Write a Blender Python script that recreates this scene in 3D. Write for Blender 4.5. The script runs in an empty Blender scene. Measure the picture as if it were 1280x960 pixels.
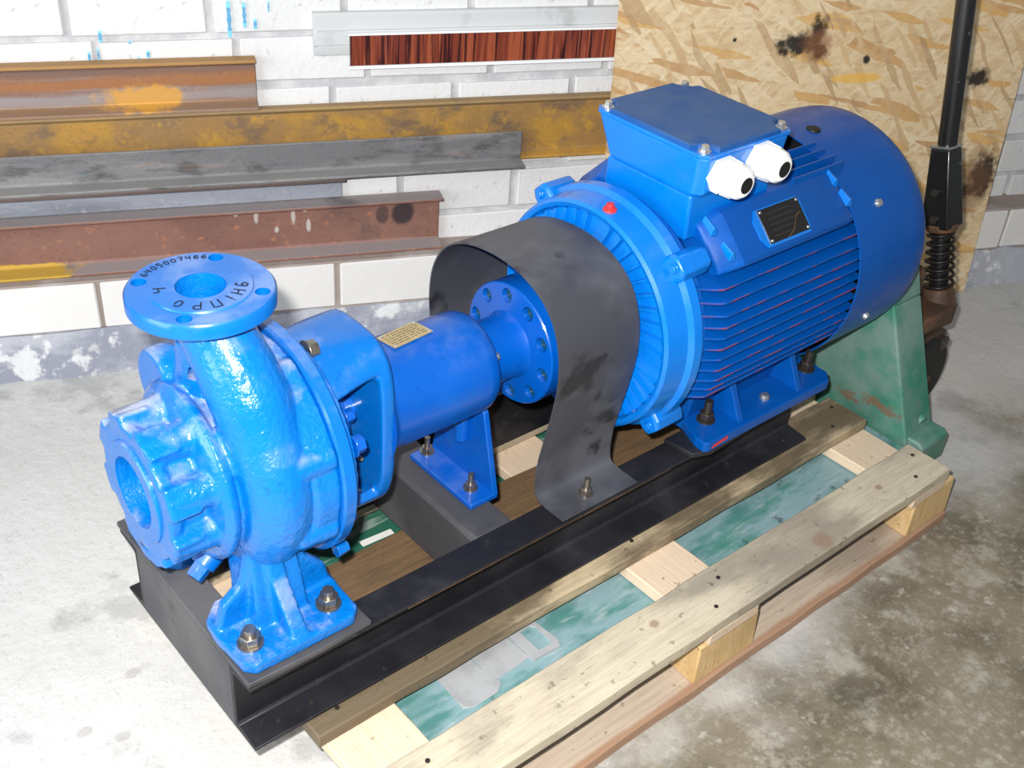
import bpy, bmesh, math, random
from math import sin, cos, pi, radians, atan2, sqrt
from mathutils import Vector, Matrix
random.seed(7)
S = bpy.context.scene
COL = S.collection
# ------------------------------------------------------------------ camera, light, exposure
cd = bpy.data.cameras.new('camera'); cam = bpy.data.objects.new('camera', cd); COL.objects.link(cam)
Rm = [[0.76196, -0.32344, 0.56107], [-0.64419, -0.46759, 0.60529], [0.06657, -0.82265, -0.56464]]
CAM = Vector((0.0, -1.05936, 1.3805))
mw = Matrix(((Rm[0][0], -Rm[0][1], -Rm[0][2], CAM.x), (Rm[1][0], -Rm[1][1], -Rm[1][2], CAM.y),
             (Rm[2][0], -Rm[2][1], -Rm[2][2], CAM.z), (0, 0, 0, 1)))
cam.matrix_world = mw
cd.sensor_width = 36.0; cd.lens = 1445.03/1280*36.0; cd.clip_start = .02
S.camera = cam
W = bpy.data.worlds.new('world'); S.world = W; W.use_nodes = True
W.node_tree.nodes['Background'].inputs[0].default_value = (0.86, 0.93, 1.0, 1)
W.node_tree.nodes['Background'].inputs[1].default_value = 0.24
def light(name, kind, loc, energy, col=(1,1,1), **k):
    l = bpy.data.lights.new(name, kind); l.energy = energy; l.color = col
    for a, b in k.items(): setattr(l, a, b)
    o = bpy.data.objects.new(name, l); COL.objects.link(o); o.location = loc; return o
def aim(o, t):
    o.rotation_euler = (Vector(t)-o.location).to_track_quat('-Z', 'Y').to_euler()
right = Vector((Rm[0][0], Rm[1][0], Rm[2][0])); up = -Vector((Rm[0][1], Rm[1][1], Rm[2][1]))
fl = light('camera_flash', 'AREA', CAM + up*.06 - right*.045, 52, (1, .985, .96), shape='RECTANGLE', size=.035, size_y=.02)
aim(fl, (1.0, .1, .3))
dl = light('doorway_daylight', 'AREA', (-3.2, .1, 1.7), 120, (.86, .93, 1.0), shape='RECTANGLE', size=2.4, size_y=2.2)
aim(dl, (.6, .3, .3))
S.view_settings.view_transform = 'Standard'; S.view_settings.look = 'None'
S.view_settings.gamma = 1; S.view_settings.use_curve_mapping = False
S.view_settings.exposure = 0.08

# ------------------------------------------------------------------ node material helper
class NM:
    def __init__(s, name, col, rough=.5, metal=0, coat=0, spec=.5):
        s.m = bpy.data.materials.new(name); s.m.use_nodes = True
        s.t = s.m.node_tree; s.n = s.t.nodes; s.b = s.n['Principled BSDF']
        s.b.inputs['Roughness'].default_value = rough; s.b.inputs['Metallic'].default_value = metal
        s.b.inputs['Coat Weight'].default_value = coat; s.b.inputs['Coat Roughness'].default_value = .12
        s.b.inputs['Specular IOR Level'].default_value = spec
        s.tc = s.n.new('ShaderNodeTexCoord'); s.col = None; s.base = col; s.rg = None; s.rough = rough
        rgb = s.n.new('ShaderNodeRGB'); rgb.outputs[0].default_value = (*col, 1); s.col = rgb.outputs[0]
        s.link(s.col, s.b.inputs['Base Color'])
    def link(s, a, b): s.t.links.new(a, b)
    def coords(s, scale=(1,1,1), rot=(0,0,0), src='Object'):
        mp = s.n.new('ShaderNodeMapping'); mp.inputs['Scale'].default_value = scale; mp.inputs['Rotation'].default_value = rot
        s.link(s.tc.outputs[src], mp.inputs[0]); return mp.outputs[0]
    def noise(s, sc, det=4, scale=(1,1,1), rot=(0,0,0), rough=.6, dist=0, src='Object'):
        n = s.n.new('ShaderNodeTexNoise'); n.inputs['Scale'].default_value = sc; n.inputs['Detail'].default_value = det
        n.inputs['Roughness'].default_value = rough; n.inputs['Distortion'].default_value = dist
        s.link(s.coords(scale, rot, src), n.inputs['Vector']); return n.outputs['Fac']
    def ss(s, v, a, b):
        r = s.n.new('ShaderNodeMapRange'); r.interpolation_type = 'SMOOTHSTEP'; r.inputs[1].default_value = a; r.inputs[2].default_value = b
        s.link(v, r.inputs[0]); return r.outputs[0]
    def math(s, op, a, b=None):
        n = s.n.new('ShaderNodeMath'); n.operation = op
        for i, v in enumerate((a, b)):
            if v is None: continue
            if isinstance(v, (int, float)): n.inputs[i].default_value = v
            else: s.link(v, n.inputs[i])
        return n.outputs[0]
    def mix(s, fac, col, k=1.0):
        m = s.n.new('ShaderNodeMix'); m.data_type = 'RGBA'
        if k != 1.0: fac = s.math('MULTIPLY', fac, k)
        s.link(fac, m.inputs[0]); s.link(s.col, m.inputs[6])
        if isinstance(col, tuple): m.inputs[7].default_value = (*col, 1)
        else: s.link(col, m.inputs[7])
        s.col = m.outputs[2]; s.link(s.col, s.b.inputs['Base Color']); return s
    def patch(s, sc, lo, hi, col, k=1.0, **kw):
        return s.mix(s.ss(s.noise(sc, **kw), lo, hi), col, k)
    def bump(s, sc, dist, det=3, k=.5, **kw):
        b = s.n.new('ShaderNodeBump'); b.inputs['Strength'].default_value = k; b.inputs['Distance'].default_value = dist
        s.link(s.noise(sc, det, **kw), b.inputs['Height'])
        old = s.b.inputs['Normal'].links
        if old: s.link(old[0].from_socket, b.inputs['Normal'])
        s.link(b.outputs[0], s.b.inputs['Normal']); return s
    def up(s, a=.4, b=.95):
        g = s.n.new('ShaderNodeNewGeometry'); x = s.n.new('ShaderNodeSeparateXYZ'); s.link(g.outputs['Normal'], x.inputs[0])
        return s.ss(x.outputs[2], a, b)
    def xyz(s):
        x = s.n.new('ShaderNodeSeparateXYZ'); s.link(s.tc.outputs['Object'], x.inputs[0]); return x.outputs
    def spot(s, loc, rad, col, k=1.0, ns=14, amt=.6, soft=.5):
        # blotch of a given place and size, ragged by noise (object coordinates)
        d = s.n.new('ShaderNodeVectorMath'); d.operation = 'SUBTRACT'; s.link(s.tc.outputs['Object'], d.inputs[0]); d.inputs[1].default_value = loc
        e = s.n.new('ShaderNodeVectorMath'); e.operation = 'DIVIDE'; s.link(d.outputs[0], e.inputs[0]); e.inputs[1].default_value = rad
        l = s.n.new('ShaderNodeVectorMath'); l.operation = 'LENGTH'; s.link(e.outputs[0], l.inputs[0])
        n = s.math('MULTIPLY', s.math('SUBTRACT', s.noise(ns, 5), .5), amt*4)
        f = s.math('ADD', l.outputs['Value'], n)
        return s.mix(s.ss(f, 1.0+soft*.5, 1.0-soft*.5), col, k)
    def roughmap(s, sc, a, b, **kw):
        r = s.n.new('ShaderNodeMapRange'); r.inputs[1].default_value = .3; r.inputs[2].default_value = .7; r.inputs[3].default_value = a; r.inputs[4].default_value = b
        s.link(s.noise(sc, **kw), r.inputs[0]); s.link(r.outputs[0], s.b.inputs['Roughness']); return s
def blue(name, col, dust=.5, rough=.3, bump=.0012, bs=90, dcol=(.42,.47,.60), coat=.4, lo=.45, spec=.4):
    m = NM(name, col, rough, 0, coat, spec)
    m.patch(9, .4, .75, (col[0], col[1]*1.3, min(1, col[2]*1.08)), .35)
    m.patch(55, .63, .72, (col[0]*.5, col[1]*.55, col[2]*.7), .5)
    if dust: m.mix(m.math('MULTIPLY', m.up(.35, .95), m.ss(m.noise(13, 6), lo, lo+.22)), dcol, dust)
    m.bump(bs, bump, 2, .5); m.roughmap(20, rough-.08, rough+.18)
    return m.m
M = {}
M['cast'] = blue('cast_blue_paint', (.0, .138, .49), .9, .26, .004, 120, (.36, .38, .46), lo=.44)
M['blue'] = blue('blue_paint', (.0, .115, .44), .25, .28, .0008, 60)
M['bearing'] = blue('bearing_blue_paint', (.0, .080, .41), .1, .3, .0012, 50)
M['motor'] = blue('motor_blue_paint', (.0, .072, .34), 0, .36, .0005, 40, coat=.12, spec=.3)
M['shield'] = blue('motor_blue_paint_lit', (.0, .155, .58), .05, .27, .0006, 40)  # same motor paint, colour brightened for the parts that face the light
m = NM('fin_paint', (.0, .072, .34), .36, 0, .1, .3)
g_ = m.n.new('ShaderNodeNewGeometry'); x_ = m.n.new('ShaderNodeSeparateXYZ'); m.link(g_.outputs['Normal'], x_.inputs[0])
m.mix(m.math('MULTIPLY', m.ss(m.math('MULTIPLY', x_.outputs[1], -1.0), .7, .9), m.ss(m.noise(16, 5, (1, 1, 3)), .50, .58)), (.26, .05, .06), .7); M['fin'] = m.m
M['lid'] = blue('dusty_blue_paint', (.002, .065, .26), .5, .5, .0005, 60, (.06, .12, .22), .0, .3)
m = NM('black_paint', (.009, .009, .012), .5, 0, .0, .4); m.patch(6, .52, .74, (.055, .056, .065), .5, scale=(1, 1, 1.6)); m.patch(30, .62, .8, (.12, .12, .13), .35)
m.patch(2.5, .52, .7, (.03, .03, .036), .5).bump(120, .0006).roughmap(14, .38, .65); M['black'] = m.m
m = NM('grey_black_paint', (.05, .05, .055), .6); m.patch(5, .4, .7, (.115, .11, .11), .7); m.patch(14, .55, .75, (.03, .03, .035), .7).bump(90, .001); M['greyblack'] = m.m
m = NM('guard_sheet', (.045, .046, .056), .42, 0, 0, .6); m.patch(5, .42, .62, (.10, .102, .115), .7); m.patch(9, .56, .66, (.012, .012, .015), .85).bump(160, .0004); M['guard'] = m.m
m = NM('steel_nut', (.30, .27, .23), .34, .9); m.patch(60, .5, .7, (.12, .09, .07), .7); M['nut'] = m.m
m = NM('zinc', (.62, .62, .60), .3, .85); m.patch(90, .5, .7, (.35, .33, .3), .5); M['zinc'] = m.m
m = NM('dark_nut', (.10, .085, .07), .4, .8); M['darknut'] = m.m
M['white_plastic'] = NM('white_plastic', (.86, .86, .85), .3).m
M['pin'] = NM('painted_rubber', (.004, .05, .10), .35).m
M['rubber'] = NM('black_rubber', (.006, .006, .006), .6).m
m = NM('brass_plate', (.46, .36, .18), .35, .4); m.patch(40, .5, .7, (.62, .52, .30), .5); M['brass'] = m.m
M['brass_ink'] = NM('plate_print', (.10, .07, .03), .5).m
m = NM('black_plate', (.008, .006, .005), .25, 0, .5); M['plate'] = m.m
M['plate_ink'] = NM('plate_lettering', (.03, .025, .02), .4).m
M['scratch'] = NM('scratched_metal', (.30, .16, .05), .35, .6).m
M['ink'] = NM('black_marker', (.004, .008, .03), .6).m
m = NM('red_paint', (.62, .03, .03), .4); M['red'] = m.m
# wood
def wood(name, a, b, c, stain=(.05,.035,.02), ax=(1.2, 22, 22), k=.5, lo=.52):
    m = NM(name, a, .7)
    m.mix(m.ss(m.noise(6, 6, ax, rough=.7, dist=.4), .35, .65), b, .8)
    m.mix(m.ss(m.noise(14, 6, ax, rough=.75), .55, .75), c, .55)
    m.mix(m.ss(m.noise(30, 4, ax, rough=.8), .54, .66), c, .35); m.patch(5.5, lo, lo+.16, stain, k, scale=(.5, 1.3, 1.3), det=10); m.patch(60, .63, .7, (.05,.04,.03), .5)
    m.bump(10, .0015, 6, .6, scale=ax); return m
m = wood('pallet_wood_pale', (.50, .43, .31), (.60, .53, .40), (.34, .28, .20), (.20, .17, .14), k=.65, lo=.46)
for kx, ky, kr in ((.257, -.388, .016), (-.10, -.35, .007), (.45, -.36, .006)): m.spot((kx, ky, .14), (kr*1.2, kr, .05), (.26, .16, .10), .7, 60, .35, .8)
m.patch(3.2, .55, .68, (.16, .14, .12), .55, det=9, scale=(.7, 1.6, 1)).patch(70, .56, .7, (.26, .22, .17), .35, det=5, scale=(.25, 2, 1)); M['wood1'] = m.m
m = wood('pallet_wood_grey', (.40, .33, .24), (.50, .42, .30), (.20, .16, .11), (.08, .06, .04), k=.6, lo=.45); M['wood2'] = m.m
m = wood('pallet_wood_stained', (.42, .33, .20), (.58, .47, .31), (.19, .13, .07), (.08, .055, .03), k=.85, lo=.42); M['wood3'] = m.m
m = wood('pallet_wood_brown', (.16, .095, .045), (.10, .06, .03), (.26, .17, .07), (.03, .02, .012)); M['wood4'] = m.m
m = wood('pallet_wood_cross', (.66, .51, .36), (.72, .58, .43), (.58, .42, .27), (.4,.3,.2), (22, 1.2, 22), .2, .6); M['woodx'] = m.m
m = wood('pallet_block_wood', (.58, .38, .16), (.70, .50, .26), (.42, .26, .10), (.3, .2, .1), (12, 4, 2), .4); M['block'] = m.m
m = wood('pallet_bottom_wood', (.46, .36, .27), (.55, .46, .36), (.30, .22, .16), (.14,.1,.08), k=.4)
x = m.xyz(); m.mix(m.ss(m.math('ADD', x[1], m.math('MULTIPLY', m.noise(18, 5), .014)), -.388, -.398), (.34, .17, .09), .75); M['bottom'] = m.m
# jack paint
m = NM('green_paint', (.025, .17, .11), .5); m.patch(5, .34, .60, (.18, .27, .24), .85, det=8, scale=(1,1,1.3)); m.patch(11, .5, .7, (.01, .20, .12), .6, det=6)
m.patch(26, .64, .72, (.17, .09, .06), .8, det=6).patch(60, .58, .7, (.10, .20, .17), .5, det=5)
for jx in ((-.143, -.055, .134), (-.143, -.105, .150), (-.143, -.142, .146)): m.spot((jx[0], jx[1]+0, jx[2]), (.05, .022, .009), (.19, .10, .06), .8, 130, 1.1, .8)
m.bump(40, .0015); M['green'] = m.m
m.m.name = 'worn_green_paint'
m = NM('fork_paint', (.075, .21, .20), .45); m.patch(7, .34, .52, (.24, .36, .39), .9, det=8, scale=(1,3,1)); m.patch(9, .5, .62, (.04, .22, .15), .5, det=9, scale=(.6,2.5,1), rough=.75)
m.patch(40, .55, .68, (.42, .46, .46), .45, det=7, scale=(.4, 2, 1))
m.patch(15, .62, .7, (.04, .04, .04), .7).bump(50, .001); M['fork'] = m.m
m = NM('fork_green', (.02, .12, .075), .5); m.patch(12, .5, .6, (.30, .36, .34), .7, det=8, scale=(.7,4,1)); m.patch(9, .55, .7, (.02,.03,.025), .8).bump(50, .001); M['fork2'] = m.m
m = NM('grey_sheet', (.44, .45, .46), .5, .2); m.patch(14, .45, .7, (.28, .28, .28), .6, det=7).bump(70, .0008); M['sheet'] = m.m
m = NM('black_handle_paint', (.008, .008, .008), .35, 0, .2); m.patch(80, .68, .72, (.2, .2, .2), .6); M['handle'] = m.m
m = NM('spring_steel', (.025, .022, .02), .4, .6); M['spring'] = m.m
m = NM('rusty_link', (.07, .04, .025), .6, .2); m.patch(14, .45, .65, (.20, .10, .05), .8).bump(60, .002); M['link'] = m.m
# rusty steels
def steel(name, base, layers, rough=.6, metal=.15):
    m = NM(name, base, rough, metal)
    for sc, lo, hi, c, k, an in layers: m.patch(sc, lo, hi, c, k, scale=an, det=8)
    m.patch(150, .55, .68, (base[0]*.5, base[1]*.5, base[2]*.5), .4).patch(45, .58, .68, (min(1, base[0]*1.6), base[1]*1.5, base[2]*1.4), .35, det=6)
    m.bump(90, .0012); return m
L1 = (.35, 3, 3); L2 = (1, 1.5, 1.5)
m = steel('rust_channel', (.22, .12, .085), [(6, .4, .65, (.30, .13, .05), .8, (.25, 2, 6)), (9, .5, .7, (.30, .28, .29), .7, (.2, 2, 7)), (30, .55, .7, (.36, .17, .05), .4, L2)])
zz = m.xyz()[2]; zn = m.math('ADD', zz, m.math('MULTIPLY', m.math('SUBTRACT', m.noise(9, 5, (.4, 1, 1)), .5), .03))
m.mix(m.ss(zn, .030, .012), (.26, .17, .10), .6); m.mix(m.math('MULTIPLY', m.ss(zn, .012, .022), m.ss(zn, .042, .030)), (.30, .28, .29), .7)
m.mix(m.math('MULTIPLY', m.ss(zn, .040, .050), m.ss(zn, .068, .058)), (.33, .13, .04), .7); m.mix(m.math('MULTIPLY', m.ss(zn, .066, .074), m.ss(zn, .088, .082)), (.15, .10, .085), .6)
m.mix(m.ss(zz, .088, .092), (.40, .22, .07), .8)
m.spot((1.31, -.02, .026), (.075, .09, .022), (.60, .30, .04), .85, 28, .45, .5); M['rustA'] = m.m
m = steel('yellow_rust', (.30, .17, .055), [(7, .45, .62, (.45, .24, .03), .8, L2), (11, .48, .62, (.15, .10, .065), .85, L2), (2.2, .5, .6, (.25, .15, .08), .6, (1,1,1)), (35, .55, .7, (.56, .30, .03), .6, (1,1,1))])
xs_ = m.xyz(); m.mix(m.math('MULTIPLY', m.ss(xs_[0], 1.5, .6), m.ss(m.noise(5, 6), .3, .6)), (.20, .12, .06), .6); m.mix(m.ss(xs_[2], .112, .122), (.34, .23, .11), .7); m.mix(m.ss(xs_[2], .016, .008), (.50, .26, .04), .6); M['rustB'] = m.m
m = steel('dark_mill_steel', (.17, .165, .17), [(7, .45, .65, (.30, .29, .28), .7, L1), (9, .5, .65, (.055, .05, .05), .7, (1, 2, 3)), (12, .6, .7, (.20, .30, .31), .5, L1), (14, .6, .7, (.30, .18, .13), .4, L1)], .5, .2); m.mix(m.up(.6, .9), (.34, .335, .32), .6); M['steelC'] = m.m
m = steel('blue_grey_steel', (.32, .34, .39), [(8, .5, .7, (.15, .16, .19), .7, L1), (20, .62, .7, (.32, .2, .06), .5, L2)], .45, .2); m.mix(m.ss(m.xyz()[2], .055, .058), (.10, .06, .045), .9); M['steelD'] = m.m
m = steel('brown_channel', (.25, .125, .095), [(6, .4, .65, (.18, .085, .07), .7, L2), (45, .6, .68, (.45, .18, .05), .55, (1,1,1)), (3, .55, .65, (.26, .13, .06), .6, (1, 1, 1))], .6)
m.mix(m.up(.6, .9), (.34, .31, .31), .85)
m.spot((1.805, 0, .072), (.024, 1, .026), (.025, .02, .025), .9, 20, .15); m.spot((1.762, 0, .072), (.014, 1, .020), (.06, .04, .04), .8, 20, .15)
m.patch(5, .56, .66, (.07, .06, .06), .5, scale=(1, 1, 1))
for lx, lz, rz in ((1.50, .09, .018), (1.46, .096, .006), (1.575, .082, .016), (1.60, .098, .008), (1.606, .06, .014), (1.54, .055, .007), (.99, .075, .02)): m.spot((lx, 0, lz), (.0045, 1, rz), (.55, .50, .46), .8, 60, .3)
m.spot((1.0, -.04, .008), (.14, .05, .012), (.55, .34, .03), .9, 25, .3, .3); M['steelE'] = m.m
M['yellow'] = NM('yellow_paint', (.62, .33, .02), .5).patch(30, .5, .7, (.4, .2, .02), .6).m
m = NM('pvc_profile', (.55, .56, .56), .45); m.patch(12, .55, .7, (.36, .36, .35), .6, det=6); M['pvc'] = m.m
M['whiteedge'] = NM('white_edge', (.8, .8, .8), .4).m
m = NM('rosewood_laminate', (.17, .035, .018), .22, 0, .4)
m.mix(m.ss(m.noise(9, 5, (9, 1, .3), dist=.5), .42, .6), (.34, .085, .035), .85); m.mix(m.ss(m.noise(15, 5, (7, 1, .15), dist=.5), .52, .60), (.025, .008, .008), .9); M['laminate'] = m.m
# OSB
m = NM('osb_strands', (.62, .43, .22), .6)
for i, (a, sc, c1, c2, th) in enumerate(((.25, 1.0, (.66, .49, .29), (.56, .39, .21), -1), (1.15, 1.15, (.74, .59, .38), (.60, .43, .24), .5), (-.6, 1.2, (.68, .51, .30), (.78, .65, .44), .5), (.05, 1.4, (.60, .43, .24), (.74, .58, .36), .6), (.7, 1.7, (.76, .62, .42), (.66, .48, .27), .6), (-.25, 1.1, (.44, .22, .08), (.66, .37, .09), .84), (2.2, 1.3, (.38, .24, .12), (.60, .40, .20), .86))):
    v = m.n.new('ShaderNodeTexVoronoi'); v.feature = 'F1'; v.inputs['Scale'].default_value = 13*sc; v.inputs['Randomness'].default_value = 1
    wn = m.n.new('ShaderNodeTexNoise'); wn.inputs['Scale'].default_value = 7; wn.inputs['Detail'].default_value = 4; m.link(m.tc.outputs['Object'], wn.inputs['Vector'])
    wa = m.n.new('ShaderNodeVectorMath'); wa.operation = 'MULTIPLY_ADD'; m.link(wn.outputs['Color'], wa.inputs[0]); wa.inputs[1].default_value = (.028, .028, .028); m.link(m.tc.outputs['Object'], wa.inputs[2])
    mp0 = m.n.new('ShaderNodeMapping'); mp0.inputs['Rotation'].default_value = (0, a, 0); m.link(wa.outputs[0], mp0.inputs[0])
    mp1 = m.n.new('ShaderNodeMapping'); mp1.inputs['Scale'].default_value = (.7, 1, 5.0); mp1.inputs['Location'].default_value = (i*3.3, 0, i*1.7); m.link(mp0.outputs[0], mp1.inputs[0])
    m.link(mp1.outputs[0], v.inputs['Vector'])
    sp = m.n.new('ShaderNodeSeparateColor'); m.link(v.outputs['Color'], sp.inputs[0])
    mx = m.n.new('ShaderNodeMix'); mx.data_type = 'RGBA'; m.link(sp.outputs[0], mx.inputs[0]); mx.inputs[6].default_value = (*c1, 1); mx.inputs[7].default_value = (*c2, 1)
    m.mix(m.ss(sp.outputs[1], th-.02, th+.02), mx.outputs[2], .75)
m.mix(m.ss(m.noise(30, 6, (.6, 1, 3)), .56, .68), (.42, .27, .14), .35)
m.patch(30, .5, .75, (.76, .62, .40), .3, det=6); m.patch(90, .55, .7, (.40, .25, .12), .3, det=4, scale=(.5, 1, 2)); m.patch(22, .66, .74, (.30, .15, .06), .5, det=6, scale=(1,1,3)); m.bump(35, .002, 5)
for lx, lz, rx, rz in ((.405, .63, .035, .018), (.455, .655, .014, .028), (.465, .612, .012, .013), (.83, .535, .012, .03), (.885, .545, .022, .016), (.965, .31, .028, .045), (.93, .27, .04, .012), (.26, .645, .004, .004), (.585, .595, .006, .007)):
    m.spot((lx, 0, lz), (rx*1.2, 1, rz*1.2), (.012, .008, .008), .97, 60, .55, .9)
m.spot((.455, 0, .63), (.035, 1, .03), (.25, .10, .04), .6, 40, .4, .9); m.spot((.94, 0, .29), (.05, 1, .07), (.16, .08, .04), .6, 40, .4, .9)
m.spot((.57, 0, .555), (.06, 1, .011), (.75, .42, .06), .8, 30, .15, .4)
M['osb'] = m.m
# masonry and floor
m = NM('silicate_brick', (.70, .695, .69), .85)
oi = m.n.new('ShaderNodeObjectInfo'); m.mix(oi.outputs['Random'], (.62, .615, .61), .6)
m.patch(9, .58, .72, (.56, .55, .53), .5, det=7, src='Object'); m.patch(40, .64, .70, (.40, .40, .40), .55).patch(100, .6, .7, (.5, .49, .48), .4).bump(60, .0035, 5); M['brick'] = m.m
m = NM('mortar', (.46, .46, .47), .9); m.patch(16, .42, .65, (.62, .62, .62), .8, det=7).bump(40, .006, 6); M['mortar'] = m.m
m = NM('plinth_plaster', (.40, .41, .45), .85); m.patch(6, .48, .6, (.22, .23, .29), .8, det=7, scale=(.5,1,1.4)); m.patch(11, .56, .62, (.70, .70, .69), .8, det=10).patch(30, .58, .66, (.60, .60, .60), .6, det=8).bump(18, .012, 6, .7); M['plinth'] = m.m
m = NM('ledge_brick', (.70, .68, .66), .8); m.patch(4, .5, .7, (.76, .74, .72), .7); m.patch(5, .62, .78, (.42, .34, .27), .7, det=6).bump(30, .002); M['ledge'] = m.m
m = NM('ledge_mortar', (.33, .27, .24), .9); m.patch(9, .5, .7, (.48, .44, .42), .7).bump(40, .003); M['ledgemortar'] = m.m
M['blue_drip'] = NM('blue_drip', (.22, .58, .82), .5).m
m = NM('concrete_floor', (.60, .595, .58), .75, 0, 0, .3)
m.patch(3, .4, .7, (.53, .525, .51), .7, det=8); m.patch(20, .62, .72, (.48, .47, .46), .5, det=8); m.patch(60, .68, .74, (.30, .29, .28), .4)
x = m.xyz(); wob = m.math('MULTIPLY', m.math('SUBTRACT', m.noise(2.2, 8), .5), .7)
my = m.ss(m.math('ADD', x[1], wob), -.22, -.50); mx_ = m.ss(m.math('ADD', x[0], wob), .35, .9)
grey = m.math('MULTIPLY', m.ss(m.math('ADD', x[0], wob), 1.3, 2.1), 1.0)
m.mix(grey, (.50, .49, .47), .85); m.patch(5, .55, .65, (.17, .17, .175), .35, det=8)
wet = m.math('MULTIPLY', my, mx_)
def sub(fac):
    # damp, dirty ground: its own blend of browns
    keep = m.col; rgb = m.n.new('ShaderNodeRGB'); rgb.outputs[0].default_value = (.22, .185, .13, 1); m.col = rgb.outputs[0]
    m.patch(3.2, .45, .62, (.12, .10, .065), .85, det=10, rough=.7); m.patch(9, .5, .62, (.42, .39, .33), .6, det=10, rough=.75); m.patch(26, .6, .7, (.58, .55, .49), .5, det=8)
    m.patch(2.6, .6, .66, (.13, .14, .12), .7, det=8); m.patch(60, .52, .66, (.40, .36, .29), .4, det=6); m.spot((1.27, -.54, 0), (.05, .03, 1), (.09, .075, .05), .65, 22, .9, .9); m.spot((1.34, -.53, 0), (.02, .04, 1), (.09, .07, .045), .65, 22, .9, .9); d = m.col; m.col = keep; m.mix(fac, d)
sub(wet)
m.patch(70, .55, .68, (.40, .38, .35), .28, det=6); m.patch(160, .6, .7, (.12, .11, .10), .25, det=3)
m.bump(14, .007, 12, .7).bump(90, .002, 4, .5)
for lx, ly in ((.30, .10), (.34, .06), (.40, .16), (.23, -.02)): m.spot((lx, ly, 0), (.012, .009, 1), (.42, .40, .38), .7, 60, .2)
M['floor'] = m.m
M['fillwhite'] = NM('paper_white', (.75, .74, .70), .7).m
M['hole'] = NM('deep_hole', (.004, .005, .006), .8).m

# ------------------------------------------------------------------ mesh builder
class B:
    def __init__(s): s.v = []; s.f = []
    def add(s, vs, fs):
        o = len(s.v); s.v += [Vector(v) for v in vs]; s.f += [tuple(o+i for i in f) for f in fs]; return s
    def box(s, x0, x1, y0, y1, z0, z1, tf=None):
        vs = [Vector((x, y, z)) for z in (z0, z1) for y in (y0, y1) for x in (x0, x1)]
        if tf: vs = [tf(v) for v in vs]
        return s.add(vs, [(0,2,3,1), (4,5,7,6), (0,1,5,4), (2,6,7,3), (0,4,6,2), (1,3,7,5)])
    def loft(s, secs, cap=True, close=True):
        n = len(secs[0]); o = len(s.v)
        for q in secs: s.v += [Vector(p) for p in q]
        for i in range(len(secs)-1):
            for j in range(n if close else n-1):
                k = (j+1) % n; s.f.append((o+i*n+j, o+i*n+k, o+(i+1)*n+k, o+(i+1)*n+j))
        if cap:
            s.f.append(tuple(o+j for j in reversed(range(n)))); s.f.append(tuple(o+(len(secs)-1)*n+j for j in range(n)))
        return s
    def cyl(s, p0, p1, r0, r1=None, n=24, ph=0, cap=True):
        r1 = r0 if r1 is None else r1; p0 = Vector(p0); p1 = Vector(p1); d = (p1-p0).normalized()
        a = d.orthogonal().normalized() if abs(d.z) > .99 or abs(d.x) < .99 else Vector((0, 1, 0)); b = d.cross(a)
        return s.loft([[p0+(a*cos(t)+b*sin(t))*r0 for t in [ph+2*pi*k/n for k in range(n)]], [p1+(a*cos(t)+b*sin(t))*r1 for t in [ph+2*pi*k/n for k in range(n)]]], cap)
    def rev(s, prof, n=64, c=(0, 0, .47), axis='X', cap=True, a0=0, a1=2*pi):
        secs = []
        for a, r in prof:
            q = []
            for k in range(n):
                t = 2*pi*k/n
                q.append((a, c[1]+r*cos(t), c[2]+r*sin(t)) if axis == 'X' else ((c[0]+r*cos(t), c[1]+r*sin(t), a) if axis == 'Z' else (c[0]+r*sin(t), a, c[2]+r*cos(t))))
            secs.append(q)
        return s.loft(secs, cap)
    def prism(s, poly, axis, a, b):
        def P(u, v, w): return (w, u, v) if axis == 'X' else ((u, w, v) if axis == 'Y' else (u, v, w))
        return s.loft([[P(u, v, a) for u, v in poly], [P(u, v, b) for u, v in poly]])
    def tube(s, pts, rs, n=10):
        pts = [Vector(p) for p in pts]; secs = []; prev = None
        for i, p in enumerate(pts):
            d = (pts[min(i+1, len(pts)-1)]-pts[max(i-1, 0)]).normalized()
            if prev is None: a = d.orthogonal().normalized()
            else: a = (prev-d*prev.dot(d)).normalized()
            prev = a; b = d.cross(a); r = rs if isinstance(rs, (int, float)) else rs[i]
            secs.append([p+(a*cos(2*pi*k/n)+b*sin(2*pi*k/n))*r for k in range(n)])
        return s.loft(secs)
    def mesh(s, name):
        me = bpy.data.meshes.new(name); me.from_pydata([tuple(v) for v in s.v], [], s.f)
        bm = bmesh.new(); bm.from_mesh(me); bmesh.ops.recalc_face_normals(bm, faces=bm.faces); bm.to_mesh(me); bm.free(); return me
def put(name, me, mat, parent=None, smooth=35, bevel=0, bseg=2, voxel=0, sm=0, loc=None):
    """link a mesh (built in world coordinates) as one object under parent"""
    if mat: me.materials.clear(); me.materials.append(M[mat])
    o = bpy.data.objects.new(name, me); COL.objects.link(o)
    if parent is not None:
        org = parent.get('_o', (0, 0, 0)); me.transform(Matrix.Translation(-Vector(org))); o.parent = parent; o['_o'] = org
    if voxel:
        r = o.modifiers.new('cast', 'REMESH'); r.mode = 'VOXEL'; r.voxel_size = voxel; r.use_smooth_shade = True
        if sm: q = o.modifiers.new('soft', 'SMOOTH'); q.iterations = sm; q.factor = .5
    if smooth:
        for p in me.polygons: p.use_smooth = True
        if not voxel:
            try: me.set_sharp_from_angle(angle=radians(smooth))
            except Exception: pass
    if bevel:
        b = o.modifiers.new('edge', 'BEVEL'); b.width = bevel; b.segments = bseg; b.limit_method = 'ANGLE'; b.angle_limit = radians(40)
    return o
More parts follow.
